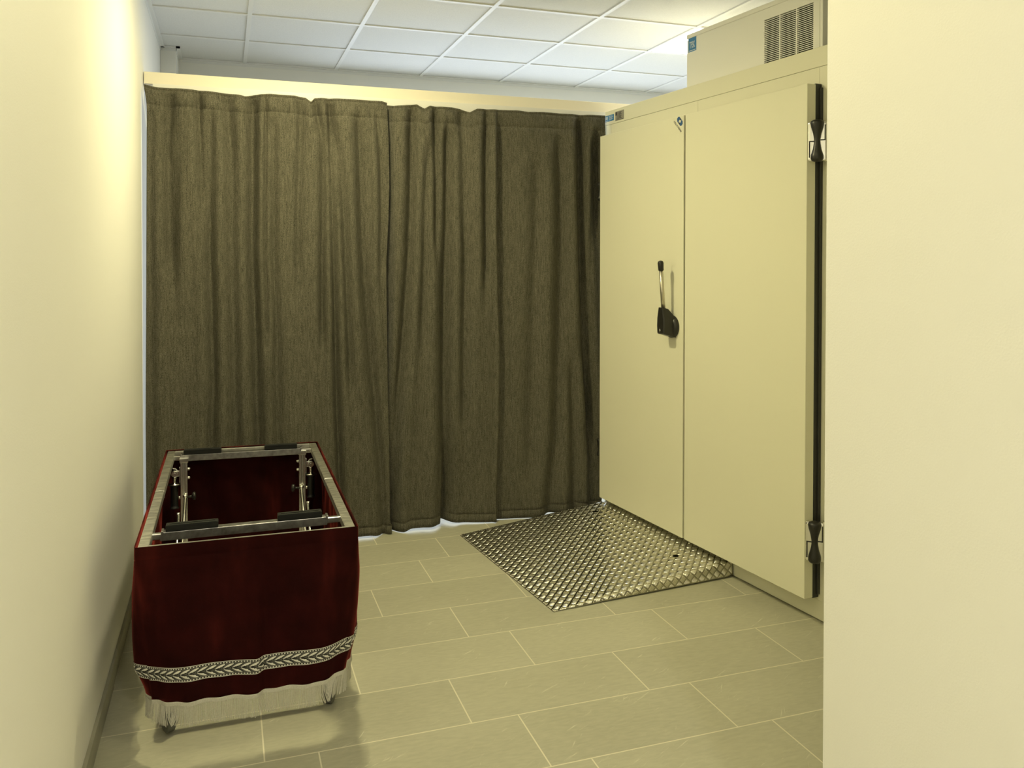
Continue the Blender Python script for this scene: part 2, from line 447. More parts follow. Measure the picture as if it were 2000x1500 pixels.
# ------------------------------------------------------------------ curtain beam and track
e = empty('curtain_beam', (1.4, 4.61, 2.379)); tag(e, 'long cream wooden beam above the curtains running from left wall onto the cold store', 'beam')
b = bmesh.new(); box(b, -1.786 + .004, 1.85, -.02, .03, .006, .066, 0, .0015); link_mesh('board', b, 'cream', e)
b = bmesh.new()
box(b, -1.70, .775, -.024, -.002, -.030, .0022, 0, .001); box(b, -1.74, .775, -.030, .03, -.045, .0062)
link_mesh('track', b, 'rail', e)

# ------------------------------------------------------------------ curtains
def interp(pts, z):
    # pts sorted by falling z
    if z >= pts[0][0]: return pts[0][1]
    for (za, a), (zb, b_) in zip(pts, pts[1:]):
        if z >= zb: return a + (b_ - a) * (za - z) / (za - zb)
    return pts[-1][1]
def interx(pts, x):
    if x <= pts[0][0]: return pts[0][1]
    for (xa, a), (xb, b_) in zip(pts, pts[1:]):
        if x <= xb: return a + (b_ - a) * (x - xa) / (xb - xa)
    return pts[-1][1]
def sm(t): t = max(0, min(1, t)); return t * t * (3 - 2 * t)

# folds: (points (z, x), depth, half-width, fade-in above, skew)   depth > 0 goes away from the room
FL = [
 ([(2.29, -.254), (2.05, -.270), (1.95, -.263), (1.6, -.262)], .030, .020, .0),
 ([(2.06, -.217), (1.77, -.228), (1.4, -.24)], .010, .016, .0),
 ([(2.35, -.120), (2.16, -.120), (2.09, -.114), (1.9, -.112)], .028, .014, .0),
 ([(2.19, -.069), (1.52, -.072), (1.25, -.064), (.86, -.056), (.6, -.067)], .030, .018, .0),
 ([(2.30, .015), (1.96, .041), (1.52, .039), (.99, .044), (.54, .052), (.02, .055)], .022, .022, .0),
 ([(2.31, .143), (1.52, .132), (1.12, .150), (.85, .154), (.53, .163), (.02, .165)], .038, .022, .0),
 ([(2.34, .204), (1.52, .195), (1.36, .202), (1.2, .205)], .020, .009, .0),
 ([(2.18, .236), (1.52, .236), (1.12, .250), (.44, .255), (.02, .26)], .026, .020, .0),
 ([(2.27, .314), (1.78, .309), (1.57, .306), (1.4, .306)], .014, .016, .0),
 ([(2.35, .377), (2.06, .373), (1.84, .362), (1.5, .36)], .022, .016, .0),
 ([(2.33, .455), (2.22, .474), (2.14, .492), (1.74, .493), (1.6, .490), (1.2, .488)], .030, .014, .0),
 ([(2.33, .524), (1.98, .534), (1.54, .544), (1.19, .553), (.69, .563), (.14, .583)], .034, .014, .0),
 ([(2.17, .553), (1.96, .580), (1.71, .598), (1.44, .608), (.97, .626)], .024, .016, .0),
 ([(2.21, .681), (1.99, .691), (1.57, .701), (1.35, .712), (.96, .744), (.46, .788), (.18, .818)], .030, .020, .0),
 ([(2.29, .742), (1.99, .741), (1.7, .741)], .012, .012, .0),
 ([(2.24, .777), (2.02, .796), (1.8, .802), (1.5, .802)], .014, .012, .0),
 ([(2.15, -.340), (1.52, -.346), (.75, -.348), (.1, -.345)], .014, .016, .0),
]
FR = [
 ([(2.30, .977), (1.86, .971), (1.52, .959), (1.12, .930), (.68, .890), (.17, .866)], .034, .020, .0),
 ([(2.08, 1.066), (1.80, 1.048), (1.52, 1.042), (1.2, 1.03)], .020, .018, .0),
 ([(2.37, 1.110), (2.09, 1.109), (1.94, 1.112), (1.7, 1.11)], .032, .014, .0),
 ([(2.17, 1.180), (1.80, 1.176), (1.52, 1.170), (.95, 1.164), (.37, 1.164), (.0, 1.148)], .040, .024, .0),
 ([(2.29, 1.262), (1.81, 1.268), (1.52, 1.280), (1.09, 1.274), (.7, 1.27)], .026, .022, .0),
 ([(2.33, 1.403), (2.10, 1.394), (1.81, 1.394), (1.5, 1.394)], .024, .013, .0),
 ([(1.99, 1.707), (1.58, 1.707), (1.34, 1.695), (.93, 1.686), (.4, 1.68)], .018, .030, .0),
 ([(2.12, 1.850), (1.67, 1.857), (.98, 1.842), (.50, 1.830), (.23, 1.805), (.02, 1.789)], .026, .026, .0),
 ([(2.33, 1.983), (1.88, 1.990), (1.52, 2.001), (.94, 2.025), (.61, 2.049)], .050, .022, .0),
 ([(2.19, 2.079), (2.04, 2.086), (1.8, 2.09)], .030, .018, .0),
 ([(.86, 1.930), (.31, 1.944), (.05, 1.95)], .020, .020, .0),
]
# steps: cloth right of the line lies deeper
SR = [([(2.30, 1.461), (1.81, 1.464), (1.34, 1.471), (.96, 1.483), (.55, 1.477), (.12, 1.465)], .045, .007),
      ([(.50, 1.166), (.25, 1.160), (.0, 1.148)], .060, .008)]
SLs = []
TOP = [(-.372, 2.366), (-.332, 2.359), (-.225, 2.361), (-.044, 2.356), (.07, 2.352), (.10, 2.346), (.15, 2.356), (.206, 2.362), (.348, 2.361), (.403, 2.355), (.429, 2.335), (.45, 2.357), (.681, 2.360), (.805, 2.362), (.85, 2.352), (.875, 2.346), (.93, 2.352), (1.0, 2.361), (1.045, 2.341), (1.075, 2.359), (1.20, 2.358), (1.251, 2.352), (1.305, 2.336), (1.345, 2.357), (1.584, 2.361), (1.65, 2.356), (1.741, 2.360), (2.0, 2.361), (2.14, 2.364)]
BOT = [(-.37, .012), (.50, .014), (.66, .020), (.74, .020), (.79, .010), (.86, .007), (.92, .010), (.96, .022), (1.12, .024), (1.142, .024), (1.155, .030), (1.25, .016), (1.5, .010), (1.70, .012), (1.78, .022), (1.90, .028), (1.98, .018), (2.12, .012)]

def RE_X(z): return interp(RE, z)
def make_curtain(name, x0f, x1f, y0, folds, steps, label, nx, seed, group):
    rg = random.Random(seed)
    ph = [rg.uniform(0, 6.28) for _ in range(6)]
    bm = bmesh.new()
    zt = [0.0, .004, .010, .0125, .015, .03, .06, .085, .0885, .092, .12]          # distances below the top edge
    n = 46; zs = list(zt) + [.12 + (2.22 - .12) * i / n for i in range(1, n + 1)] + ['h2', 'h1', 'h0', 'hb', 'b']
    grid = []
    for zi in zs:
        row = []
        for i in range(nx + 1):
            u = i / nx
            # nominal z for edges
            zn = 2.36 - zi if not isinstance(zi, str) else .03
            x = x0f(zn) * (1 - u) + x1f(zn) * u
            top = interx(TOP, x) - .010 + .004 * sm((-.30 - x) / .05); bot = max(.003, interx(BOT, x) - .008)
            if isinstance(zi, str):
                z = bot + {'h2': .050, 'h1': .0465, 'h0': .043, 'hb': .020, 'b': 0.0}[zi]
            else:
                z = top + (bot + .065 - top) * (zi / 2.22)
            y = y0 + .008 * math.sin(x * 7 + ph[0]) + .005 * math.sin(x * 17 + ph[1] + z * .6)
            hang = sm((2.345 - z) / .05) * .75 + .25          # flatter where it is hooked on the track
            for pts, dep, wd, sk in folds:
                zt_, zb_ = pts[0][0], pts[-1][0]
                fade = sm((zt_ + .12 - z) / .12) * (sm((z - zb_ + .30) / .30) if zb_ > .2 else 1)
                if fade <= 0: continue
                c = interp(pts, z); wd = wd * 1.35; dep = dep * 1.25; t = (x - c) / wd
                if abs(t) > 4.5: continue
                y += fade * dep * hang * (sm((RE_X(z) - x) / .06) if seed == 1 else 1) * (math.exp(-t * t) - .33 * math.exp(-((abs(t) - 2.3) / 1.1) ** 2))
            for pts, dep, wd in steps:
                zt_ = pts[0][0]
                fade = sm((zt_ + .10 - z) / (.25 if zt_ > 1 else .45))
                if fade <= 0: continue
                c = interp(pts, z); t = (x - c) / wd
                y += fade * dep * (.5 + .5 * math.tanh(t)) * math.exp(-max(0, x - c) / .16) - fade * dep * .25 * math.exp(-((t + 2.2) / 1.6) ** 2)
            if seed == 2: y += .045 * sm((.885 - x) / .05) + .035 * sm((x - 2.02) / .04) * sm((2.25 - z) / .1)
            # fine crumple
            y += .0009 * math.sin(x * 60 + ph[2] + 3 * math.sin(z * 2.2)) * (.6 + .4 * math.sin(z * 3 + ph[3]))
            y += .0022 * math.sin(z * 9 + x * 22 + ph[4]) * sm((.5 - z) / .4)
            # stitched lines
            if zi in (.0125, .0885, 'h1'): y += .0035
            # pulled heading between hooks
            if top < 2.352 and z > 2.22: y += .012 * math.sin(min(1, (2.352 - top) / .016) * 1.57) * sm((z - 2.24) / .09)
            row.append(bm.verts.new((x, y, z)))
        grid.append(row)
    for a, b_ in zip(grid, grid[1:]):
        for i in range(nx):
            bm.faces.new((a[i], b_[i], b_[i + 1], a[i + 1])).smooth = True
    o = link_mesh(name, bm, 'curtain')
    md = o.modifiers.new('thickness', 'SOLIDIFY'); md.thickness = .0022; md.offset = 1
    tag(o, label, 'curtain', group)
    return o
LE = [(2.366, -.376), (2.28, -.362), (2.24, -.361), (1.5, -.368), (.75, -.375), (.0, -.374)]
RE = [(2.35, .832), (2.13, .841), (1.94, .844), (1.74, .838), (1.52, .826), (.90, .831), (.57, .839), (.17, .843), (.10, .849), (.02, .854)]
make_curtain('curtain', lambda z: interp(LE, z), lambda z: interp(RE, z), 4.490, FL, SLs, 'dark brown tweed curtain panel hanging behind the velvet trolley beside the left wall', 330, 1, 'brown curtain panels on the track')
make_curtain('curtain', lambda z: .81, lambda z: 2.137, 4.515, FR, SR, 'dark brown tweed curtain panel hanging beside the cream cold store behind the tread plate ramp', 340, 2, 'brown curtain panels on the track')

# ------------------------------------------------------------------ cold store (mortuary cooler)
DA = 0.10444551; C0 = 2.6088633; SA = 4.291
RZ = DA - math.pi / 2
corner = (C0 * math.cos(DA) - SA * math.sin(DA), C0 * math.sin(DA) + SA * math.cos(DA), 0)
def cloc(a, y, z):   # cooler-local to world
    return Vector((corner[0] + a * math.sin(DA) + y * math.cos(DA), corner[1] - a * math.cos(DA) + y * math.sin(DA), z))
W_, D_, H_ = 1.86, 1.55, 2.378
cool = empty('cold_store', corner, RZ)
tag(cool, 'large cream walk-in cold store cabinet with two tall doors beside the curtain', 'cold store')
def seam(bm, a0, a1, z0, z1, mi=1): box(bm, a0, a1, -.0006, .01, z0, z1, mi)
b = bmesh.new()
box(b, 0, W_, 0, D_, 2.296, H_, 0, .002); link_mesh('roof_panel', b, 'cooler', cool)
b = bmesh.new()
for (a0, a1) in ((0, .0695), (.0705, .885), (.887, 1.6915), (1.6925, W_)):
    box(b, a0, a1, 0, .06, .086, 2.2945, 0, .0008)
box(b, 0.003, W_ - .003, .004, D_, .086, 2.296, 1)
box(b, 0, .06, .06, D_, .086, 2.2945); box(b, W_ - .06, W_, .06, D_, .086, 2.2945)
link_mesh('wall_panel', b, ['cooler', 'cooler_seam'], cool)
b = bmesh.new(); box(b, 0, W_, 0.002, D_, 0.004, .085, 0, .0015); box(b, .002, W_ - .002, .008, D_ - .01, .0, .0045, 1); box(b, .004, W_ - .004, .006, D_ - .01, .0848, .0862, 1)
link_mesh('plinth', b, ['cooler', 'cooler_seam'], cool)

# door leaves
DT, DB = 2.218, .103
b = bmesh.new(); box(b, .076, .8795, -.08, -.018, DB, DT, 0, .0025, 3); box(b, .085, .884, -.0195, 0, DB + .01, DT - .01, 1)
dl = link_mesh('door_leaf', b, ['cooler', 'gasket_grey'], cool); dl['label'] = 'narrow looking far door leaf with black lever handle'
b = bmesh.new(); box(b, .8925, 1.706, -.08, -.034, DB, DT, 0, .0025, 3); box(b, .889, 1.694, -.0345, 0, DB + .01, DT - .01, 1)
dr = link_mesh('door_leaf', b, ['cooler', 'gasket_grey'], cool); dr['label'] = 'near door leaf with hinges on its right edge'
b = bmesh.new(); box(b, .8795, .8925, -.030, -.019, DB + .004, DT - .004, 0); link_mesh('gasket', b, 'gasket_grey', dl)
# black gasket beside the right leaf
b = bmesh.new(); box(b, 1.694, 1.7055, -.034, -.0005, DB - .004, DT + .004, 0, .003); box(b, 1.7055, 1.714, -.014, -.0005, DB + .01, DT - .012, 0, .002)
gk = link_mesh('gasket', b, 'gasket', dr); gk['label'] = 'black rubber gasket strip'

# hinges with hourglass barrels
def hinge(az, cx, cy, dirx, diry, sc, parent):
    """cover plate standing across the corner between door edge and frame; dirx,diry runs along the plate"""
    u = Vector((dirx, diry, 0)).normalized(); n = Vector((u.y, -u.x, 0))
    if n.y > 0: n = -n
    m = Matrix(((u.x, -n.x, 0, cx), (u.y, -n.y, 0, cy), (0, 0, 1, az), (0, 0, 0, 1)))     # plate frame: x along, -y outwards
    def add(f, mname, nm, par, **k):
        t = bmesh.new(); f(t); b = bmesh.new(); merge(b, t, 0, m); return link_mesh(nm, b, mname, par, **k)
    hw = .040 * sc
    h_ = add(lambda t: box(t, -hw, hw, -.012, .020, -.083 * sc, .083 * sc, 0, .0115, 4), 'chrome', 'hinge', parent, auto=35)
    prof = [(-.084, .010), (-.081, .0200), (-.072, .0250), (-.058, .0245), (-.034, .0170), (-.010, .0128), (.0, .0122), (.008, .0125), (.030, .0160), (.055, .0235), (.072, .0265), (.081, .0240), (.085, .014)]
    add(lambda t: lathe(t, (-.002, -.018, 0), (0, 0, 1), [(a * sc, r * sc) for a, r in prof], 28), 'black_plastic', 'hinge_barrel', h_)
    def joint(t):
        box(t, 0, .030 * sc, -.0135, -.008, .002, .0065); box(t, .0255 * sc, .030 * sc, -.0135, -.008, .002, .066 * sc)
        box(t, -.034 * sc, 0, -.0135, -.008, -.003, .0015); box(t, -.034 * sc, -.0295 * sc, -.0135, -.008, -.066 * sc, .0015)
    add(joint, 'black_plastic', 'cover_joint', h_)
    add(lambda t: box(t, hw - .012, hw + .008, -.004, .026, -.082 * sc, .082 * sc, 0, .004), 'black_plastic', 'back_plate', h_)
    return h_
for az in (1.980, .347): hinge(az, 1.7325, -.0475, .743, .669, 1.0, cool)
for az in (1.90, .385): hinge(az, .044, -.040, -.743, .669, .62, cool)

# lever handle on the far leaf
hx = .792
b = bmesh.new()
lathe(b, (hx, -.0795, 1.160), (0, -1, 0), [(0, .057), (.012, .057), (.018, .054), (.024, .046)], 40)
# tapering housing: front view outline swept outwards
out = [(-.030, 1.112), (.030, 1.112), (.034, 1.165), (.031, 1.205), (.017, 1.258), (-.017, 1.258), (-.031, 1.205), (-.034, 1.165)]
def ring(y, sc, dz=0): return [b.verts.new((hx + x * sc, y, z + dz)) for x, z in out]
def ringf(y, f): return [b.verts.new((hx + f(x, z)[0], y, f(x, z)[1])) for x, z in out]
r0 = ringf(-.085, lambda x, z: (x * 1.15, z - .006 if z < 1.13 else min(z, 1.205)))
r1 = ringf(-.120, lambda x, z: (x * 1.05, z + .004 if z < 1.13 else min(z, 1.25)))
r2 = ringf(-.150, lambda x, z: (x * .95, z + .012 if z < 1.13 else z))
r3 = ringf(-.156, lambda x, z: (x * .80, z + .018 if z < 1.13 else z))
for A, B in ((r0, r1), (r1, r2), (r2, r3)):
    for i in range(8):
        j = (i + 1) % 8; b.faces.new((A[i], A[j], B[j], B[i]))
b.faces.new(r3); b.faces.new(r0[::-1])
# wedge filling the top under the lever
hd = link_mesh('lever_handle', b, 'black_plastic', dl, auto=30); hd['label'] = 'black lever handle with steel bar'
b = bmesh.new()
tube(b, (hx, -.136, 1.235), (hx - .003, -.150, 1.452), .0105, .0105, 20)
lathe(b, (hx - .003, -.1497, 1.444), (-.012, -.06, 1), [(0, .0125), (.002, .0138), (.038, .0150), (.046, .0128), (.050, .006), (.051, 0)], 24, 1)
lathe(b, (hx - .004, -.1545, 1.142), (0, -1, 0), [(0, .006), (.002, .0075), (.004, .0065), (.0045, .0)], 18, 2)
box(b, hx - .0055, hx - .0025, -.1585, -.156, 1.128, 1.156, 2)
lever = link_mesh('lever_bar', b, ['brass_bar', 'black_plastic', 'chrome'], dl); lever['label'] = 'steel lever bar with black rubber end cap'

# logo and stickers
b = bmesh.new()
c45 = Matrix.Rotation(-math.pi / 4, 4, 'Z')
def onface(y): return Matrix(((1, 0, 0, 0), (0, 0, -1, y), (0, 1, 0, 0), (0, 0, 0, 1)))   # xy-drawing to the front face (x right, z up)
def put(t, a, z, y, rot=0.0, sx=1, sz=1, mi=0, dst=None):
    m = onface(y); m = Matrix.Translation((a, 0, z)) @ m @ Matrix.Rotation(rot, 4, 'Z') @ Matrix.Diagonal((sx, sz, 1, 1))
    merge(dst, t, mi, m)
t = text_bm('CELLTHERM', .0145, True)
put(t, .8285, 2.168, -.0806, -math.pi / 4, 1.12, .95, 0, b)
# hexagon emblem: blue ends, dark sides, pale square centre (drawn along its long axis)
def poly(pts, mi, a, z, y, rot, dst):
    t = bmesh.new(); t.faces.new([t.verts.new((x, y_, 0)) for x, y_ in pts]); put(t, a, z, y, rot, 1, 1, mi, dst)
L2, W2 = .0275, .0145
ea, ez = .8475, 2.1915
poly([(-L2, -.006), (-L2 + .010, -W2), (-.004, -W2), (-.009, 0), (-.006, W2 * .35), (-.010, W2), (-L2 + .008, W2), (-L2, .006)], 1, ea, ez, -.0806, -math.pi / 4, b)
poly([(L2, .006), (L2 - .010, W2), (.004, W2), (.009, 0), (.006, -W2 * .35), (.010, -W2), (L2 - .008, -W2), (L2, -.006)], 1, ea, ez, -.0806, -math.pi / 4, b)
poly([(-.010, W2), (-.006, W2 * .35), (.004, W2 * .55), (.004, W2)], 0, ea, ez, -.0806, -math.pi / 4, b)
poly([(.010, -W2), (.006, -W2 * .35), (-.004, -W2 * .55), (-.004, -W2)], 0, ea, ez, -.0806, -math.pi / 4, b)
lg = link_mesh('maker_logo', b, ['ink', 'logo_blue'], dl); lg['label'] = 'blue hexagon emblem over slanted dark lettering'

b = bmesh.new()
box(b, .003, .098, -.0008, 0.0, 2.316, 2.352, 0)
for i in range(3): box(b, .007 + .0085 * i, .0135 + .0085 * i, -.0012, -.0007, 2.328, 2.346, 1)
box(b, .006, .033, -.0012, -.0007, 2.320, 2.323, 1)
for i in range(5):
    ww = (.040, .046, .036, .044, .030)[i]; box(b, .044, .044 + ww, -.0012, -.0007, 2.344 - i * .0055, 2.3462 - i * .0055, 1)
st = link_mesh('blue_sticker', b, ['blue', 'sticker_white'], cool); st['label'] = 'blue sticker with pale print'
b = bmesh.new()
box(b, .115, .206, -.001, 0, 2.308, 2.361, 0)
box(b, .116, .133, -.0016, -.0009, 2.338, 2.357, 1)
for i in range(9):
    box(b, .139, .139 + (.012, .009, .013, .010)[i % 4], -.0014, -.0009, 2.353 - i * .0045, 2.3552 - i * .0045, 1)
    box(b, .156, .156 + (.026, .018, .022, .028, .014)[i % 5], -.0014, -.0009, 2.353 - i * .0045, 2.3552 - i * .0045, 1)
box(b, .134, .198, -.0014, -.0009, 2.3095, 2.3115, 1)
rp = link_mesh('rating_plate', b, ['plate_grey', 'ink'], cool); rp['label'] = 'grey rating plate with engraved lines'

# ------------------------------------------------------------------ refrigeration unit on the roof
UA0, UA1, UY, UZ1 = .727, 1.658, .05, 2.665
un = empty('refrigeration_unit', cloc(0, 0, H_), RZ); tag(un, 'white cooling machine with slatted vent standing on the cold store roof', 'cooling unit')
zb = .0; zt_ = UZ1 - H_
g0, g1, gz0, gz1 = 1.303, 1.608, 2.384 - H_, 2.593 - H_
b = bmesh.new()
# front sheet around the grille opening
box(b, UA0 + .012, g0, UY, UY + .02, zb, zt_ - .024, 0); box(b, g1, 1.641, UY, UY + .02, zb, zt_ - .024, 0)
box(b, g0, g1, UY, UY + .02, gz1, zt_ - .024, 0)
box(b, g0, g1, UY, UY + .02, zb, gz0, 0)
box(b, UA0, UA0 + .0115, UY + .001, UY + .45, zb, zt_ - .028, 0, .002); box(b, 1.642, UA1, UY, UY + .45, zb, zt_ - .024, 0, .002)
box(b, UA0 + .012, UA1 - .012, UY + .43, UY + .45, zb, zt_ - .024, 0)
box(b, UA0 + .005, UA1 - .005, UY + .008, UY + .44, zt_ - .026, zt_ - .023, 1)
link_mesh('casing', b, ['unit', 'cooler_seam'], un)
b = bmesh.new(); box(b, UA0 - .002, UA1 + .002, UY - .002, UY + .452, zt_ - .0235, zt_, 0, .004, 3); link_mesh('lid', b, 'unit', un)
b = bmesh.new()
nb = 25; pitch = (gz1 - gz0) / nb
box(b, g0, g1, UY + .018, UY + .025, gz0 - .002, gz1 + .002, 1)
cw = (g1 - g0) / 3
for k in range(nb + 1):
    z = gz0 + k * pitch; box(b, g0, g1, UY + .0005, UY + .0022, z - pitch * .19, z + pitch * .19, 0)
for k in range(4):
    a = g0 + cw * k; box(b, a - .0035, a + .0035, UY + .0003, UY + .012, gz0, gz1, 0)
link_mesh('vent_grille', b, ['unit', 'void'], un)
b = bmesh.new(); box(b, .7425, .806, UY - .001, UY, 2.570 - H_, 2.641 - H_, 0)
t = text_bm('TPSK', .030, True); put(t, .774, 2.603 - H_, UY - .0014, 0, .66, 1.55, 1, b)
box(b, .747, .801, UY - .0015, UY - .0008, 2.574 - H_, 2.578 - H_, 1)
st = link_mesh('blue_sticker', b, ['blue', 'sticker_white'], un); st['label'] = 'blue square sticker with white letters'

# ------------------------------------------------------------------ tread plate ramp
RA0, RA1, RL, RH = .079, 1.171, .955, .078      # along the cooler, length out into the room, rise
rampE = empty('access_ramp', cloc(RA0, -.006, 0), RZ); tag(rampE, 'aluminium tread plate ramp with two grip holes leading up to the cold store doors', 'ramp')
RWd = RA1 - RA0; SLn = math.hypot(RL, RH); BR = .016
SK = .018      # near lower corner is drawn slightly in: sheet is a little narrower at the toe
def width_at(v): return RWd - .022 * (1 - v / SLn) * 0 
# sheet coordinates: u across (0..RWd, then folded down), v up the slope (0 toe .. SLn at the plinth)
def sheet(u, v, hgt=0.0):
    t = v / SLn; zc = RH * t + .003
    x, y = u, -RL + RL * t
    nz, ny = RL / SLn, RH / SLn
    r = min(BR, max(zc * .8, .0015))
    ua = RWd - r
    if u <= ua:
        return Vector((x, y - ny * hgt * -1 * -1, zc + nz * hgt))
    arc = (u - ua) / r
    if arc <= math.pi / 2:
        return Vector((ua + math.sin(arc) * (r + hgt), y, zc - r + math.cos(arc) * (r + hgt)))
    dn = (u - ua) - r * math.pi / 2
    return Vector((ua + r + hgt + dn * .06, y, zc - r - dn))
def floor_u(v):      # sheet u where the fold reaches the floor
    zc = RH * v / SLn + .003; r = min(BR, max(zc * .8, .0015))
    return RWd - r + r * math.pi / 2 + max(0, zc - r - .0055)
HOLES = [(.983 - RA0, (RL - .188) / RL * SLn, .0150), (.206 - RA0, (RL - .178) / RL * SLn, .0150)]
# top sheet with two round holes
bm = bmesh.new()
r_top = BR
def uend(v):
    zc = RH * v / SLn + .003; return RWd - min(BR, max(zc * .8, .0015))
edges = []
outer = []
NV = 24
for i in range(NV + 1): outer.append((uend(SLn * i / NV), SLn * i / NV))
outer += [(0, SLn), (0, 0)]
def loop(pts):
    vs = [bm.verts.new(sheet(min(u, uend(v)), v)) for u, v in pts]
    return vs, [bm.edges.new((vs[i], vs[(i + 1) % len(vs)])) for i in range(len(vs))]
ov, oe = loop(outer); edges += oe; hv = []
for (hu, hvv, hr) in HOLES:
    a_, e_ = loop([(hu + hr * math.cos(k / 28 * 6.2832), hvv + hr * 1.0 * math.sin(k / 28 * 6.2832)) for k in range(28)]); edges += e_; hv.append(a_)
bmesh.ops.triangle_fill(bm, use_beauty=True, edges=edges)
for vs in hv:      # depth of the holes
    low = [bm.verts.new(v.co - Vector((0, 0, .006))) for v in vs]
    for i in range(len(vs)):
        j = (i + 1) % len(vs); bm.faces.new((vs[i], vs[j], low[j], low[i]))
# folded near side
fold = []
for i in range(NV + 1):
    v = SLn * i / NV; ue = uend(v); fu = floor_u(v); row = []
    rr_ = RWd - ue; q = [ue + rr_ * math.pi / 2 * k / 6 for k in range(7)] + [fu]
    fold.append([bm.verts.new(sheet(min(u, max(fu, ue)), v)) for u in q])
for A, B in zip(fold, fold[1:]):
    for k in range(len(A) - 1): bm.faces.new((A[k], A[k + 1], B[k + 1], B[k])).smooth = True
# far side and toe lip
for i in range(NV):
    v0, v1 = SLn * i / NV, SLn * (i + 1) / NV; p, q = sheet(0, v0), sheet(0, v1)
    quad(bm, [p, q, (q.x, q.y, 0), (p.x, p.y, 0)])
p, q = sheet(0, 0), sheet(uend(0), 0); quad(bm, [p, (p.x, p.y, 0), (q.x, q.y, 0), q])
p, q = sheet(0, SLn), sheet(uend(SLn), SLn); quad(bm, [p, q, (q.x, q.y, 0), (p.x, p.y, 0)])
link_mesh('sheet', bm, 'alu', rampE, auto=40)
# raised five-bar tread pattern
bm = bmesh.new()
PC = .0430; BLn, BW, BHt = .0262, .0047, .0025; SP = .0050
def bar(cu, cv, ang, ln):
    ca, sa = math.cos(ang), math.sin(ang)
    prof = [(-.5, 0), (-.36, .42), (-.12, .5), (.12, .5), (.36, .42), (.5, 0)]
    top = []; lo = []; ro = []
    for (s, wv) in prof:
        for side, lst in ((1, lo), (-1, ro)):
            uu = cu + s * ln * ca - side * wv * BW * sa; vv = cv + s * ln * sa + side * wv * BW * ca
            lst.append((uu, vv))
        top.append((cu + s * ln * ca, cv + s * ln * sa))
    hh = [0, .8, 1, 1, .8, 0]
    T = [bm.verts.new(sheet(u, v, BHt * h_ + .0002)) for (u, v), h_ in zip(top, hh)]
    Lv = [None] + [bm.verts.new(sheet(u, v, -.0002)) for u, v in lo[1:5]] + [None]
    Rv = [None] + [bm.verts.new(sheet(u, v, -.0002)) for u, v in ro[1:5]] + [None]
    for k in range(5):
        for E_, flip in ((Lv, False), (Rv, True)):
            vs = [T[k], T[k + 1]] + ([E_[k + 1]] if E_[k + 1] else []) + ([E_[k]] if E_[k] else [])
            if len(vs) < 3: continue
            f = bm.faces.new(vs[::-1] if not flip else vs); f.smooth = True
def ok(u, v):
    if v < .002 or v > SLn - .002 or u < .002: return False
    if u > floor_u(v) - .002: return False
    for hu, hvv, hr in HOLES:
        if math.hypot(u - hu, v - hvv) < hr + .002: return False
    return True
nu = int((RWd + .12) / PC) + 2; nv = int(SLn / PC) + 2
for i in range(-1, nu):
    for j in range(-1, nv):
        for odd in (0, 1):
            cu, cv = (i + .5 * odd + .30) * PC, (j + .5 * odd + .12) * PC
            ang = math.pi / 4 if odd else -math.pi / 4
            px_, py_ = -math.sin(ang), math.cos(ang)
            for k in range(-2, 3):
                bu, bv = cu + px_ * SP * k, cv + py_ * SP * k
                # trim to the sheet
                ss = [q / 12 - .5 for q in range(13)]
                good = [q for q in ss if ok(bu + q * BLn * math.cos(ang), bv + q * BLn * math.sin(ang))]
                if len(good) < 4: continue
                lo_, hi_ = good[0], good[-1]; c = (lo_ + hi_) / 2 * BLn
                bar(bu + c * math.cos(ang), bv + c * math.sin(ang), ang, (hi_ - lo_) * BLn)
link_mesh('tread_pattern', bm, 'alu_bar', rampE)

# ------------------------------------------------------------------ velvet trolley
ZF = .65
CX, CYc = .073, 3.312
Q = {(0, 0): (-.256, 2.664), (1, 0): (.396, 2.652), (1, 1): (.402, 3.950), (0, 1): (-.250, 3.985)}
def qp(u, v):
    x = sum(Q[(i, j)][0] * ((u if i else 1 - u) * (v if j else 1 - v)) for i in (0, 1) for j in (0, 1))
    y = sum(Q[(i, j)][1] * ((u if i else 1 - u) * (v if j else 1 - v)) for i in (0, 1) for j in (0, 1))
    return x - CX, y - CYc
cart = empty('funeral_trolley', (CX, CYc, 0)); tag(cart, 'low wheeled chrome frame trolley draped in dark red velvet with silver fringe', 'trolley')
def P(u, v, z): x, y = qp(u, v); return Vector((x, y, z))
FW = .030
UW, VW = FW / .652, FW / 1.31
def railq(bm, u0, v0, u1, v1, z0, z1):
    t = bmesh.new()
    vs = [t.verts.new(P(u, v, z)) for z in (z0, z1) for u, v in ((u0, v0), (u1, v0), (u1, v1), (u0, v1))]
    for idx in ((3, 2, 1, 0), (4, 5, 6, 7), (0, 1, 5, 4), (1, 2, 6, 5), (2, 3, 7, 6), (3, 0, 4, 7)): t.faces.new([vs[i] for i in idx])
    bmesh.ops.bevel(t, geom=t.edges[:], offset=.002, segments=2, affect='EDGES')
    merge(bm, t, 0)
mg = .008
for args in ((mg / .65, mg / 1.3, mg / .65 + UW, 1 - mg / 1.3), (1 - mg / .65 - UW, mg / 1.3, 1 - mg / .65, 1 - mg / 1.3)):
    b = bmesh.new(); railq(b, args[0], args[1], args[2], args[3], ZF - .028, ZF); 
    um = (args[0] + args[2]) / 2; railq(b, args[0] - .002, .485, args[2] + .002, .491, ZF - .029, ZF + .0012)
    link_mesh('frame_rail', b, 'frame_metal', cart)
for v0 in (mg / 1.3, 1 - mg / 1.3 - .010):
    b = bmesh.new(); railq(b, UW + .01, v0, 1 - UW - .01, v0 + .010, ZF - .032, ZF)
    link_mesh('frame_rail', b, 'frame_metal', cart)

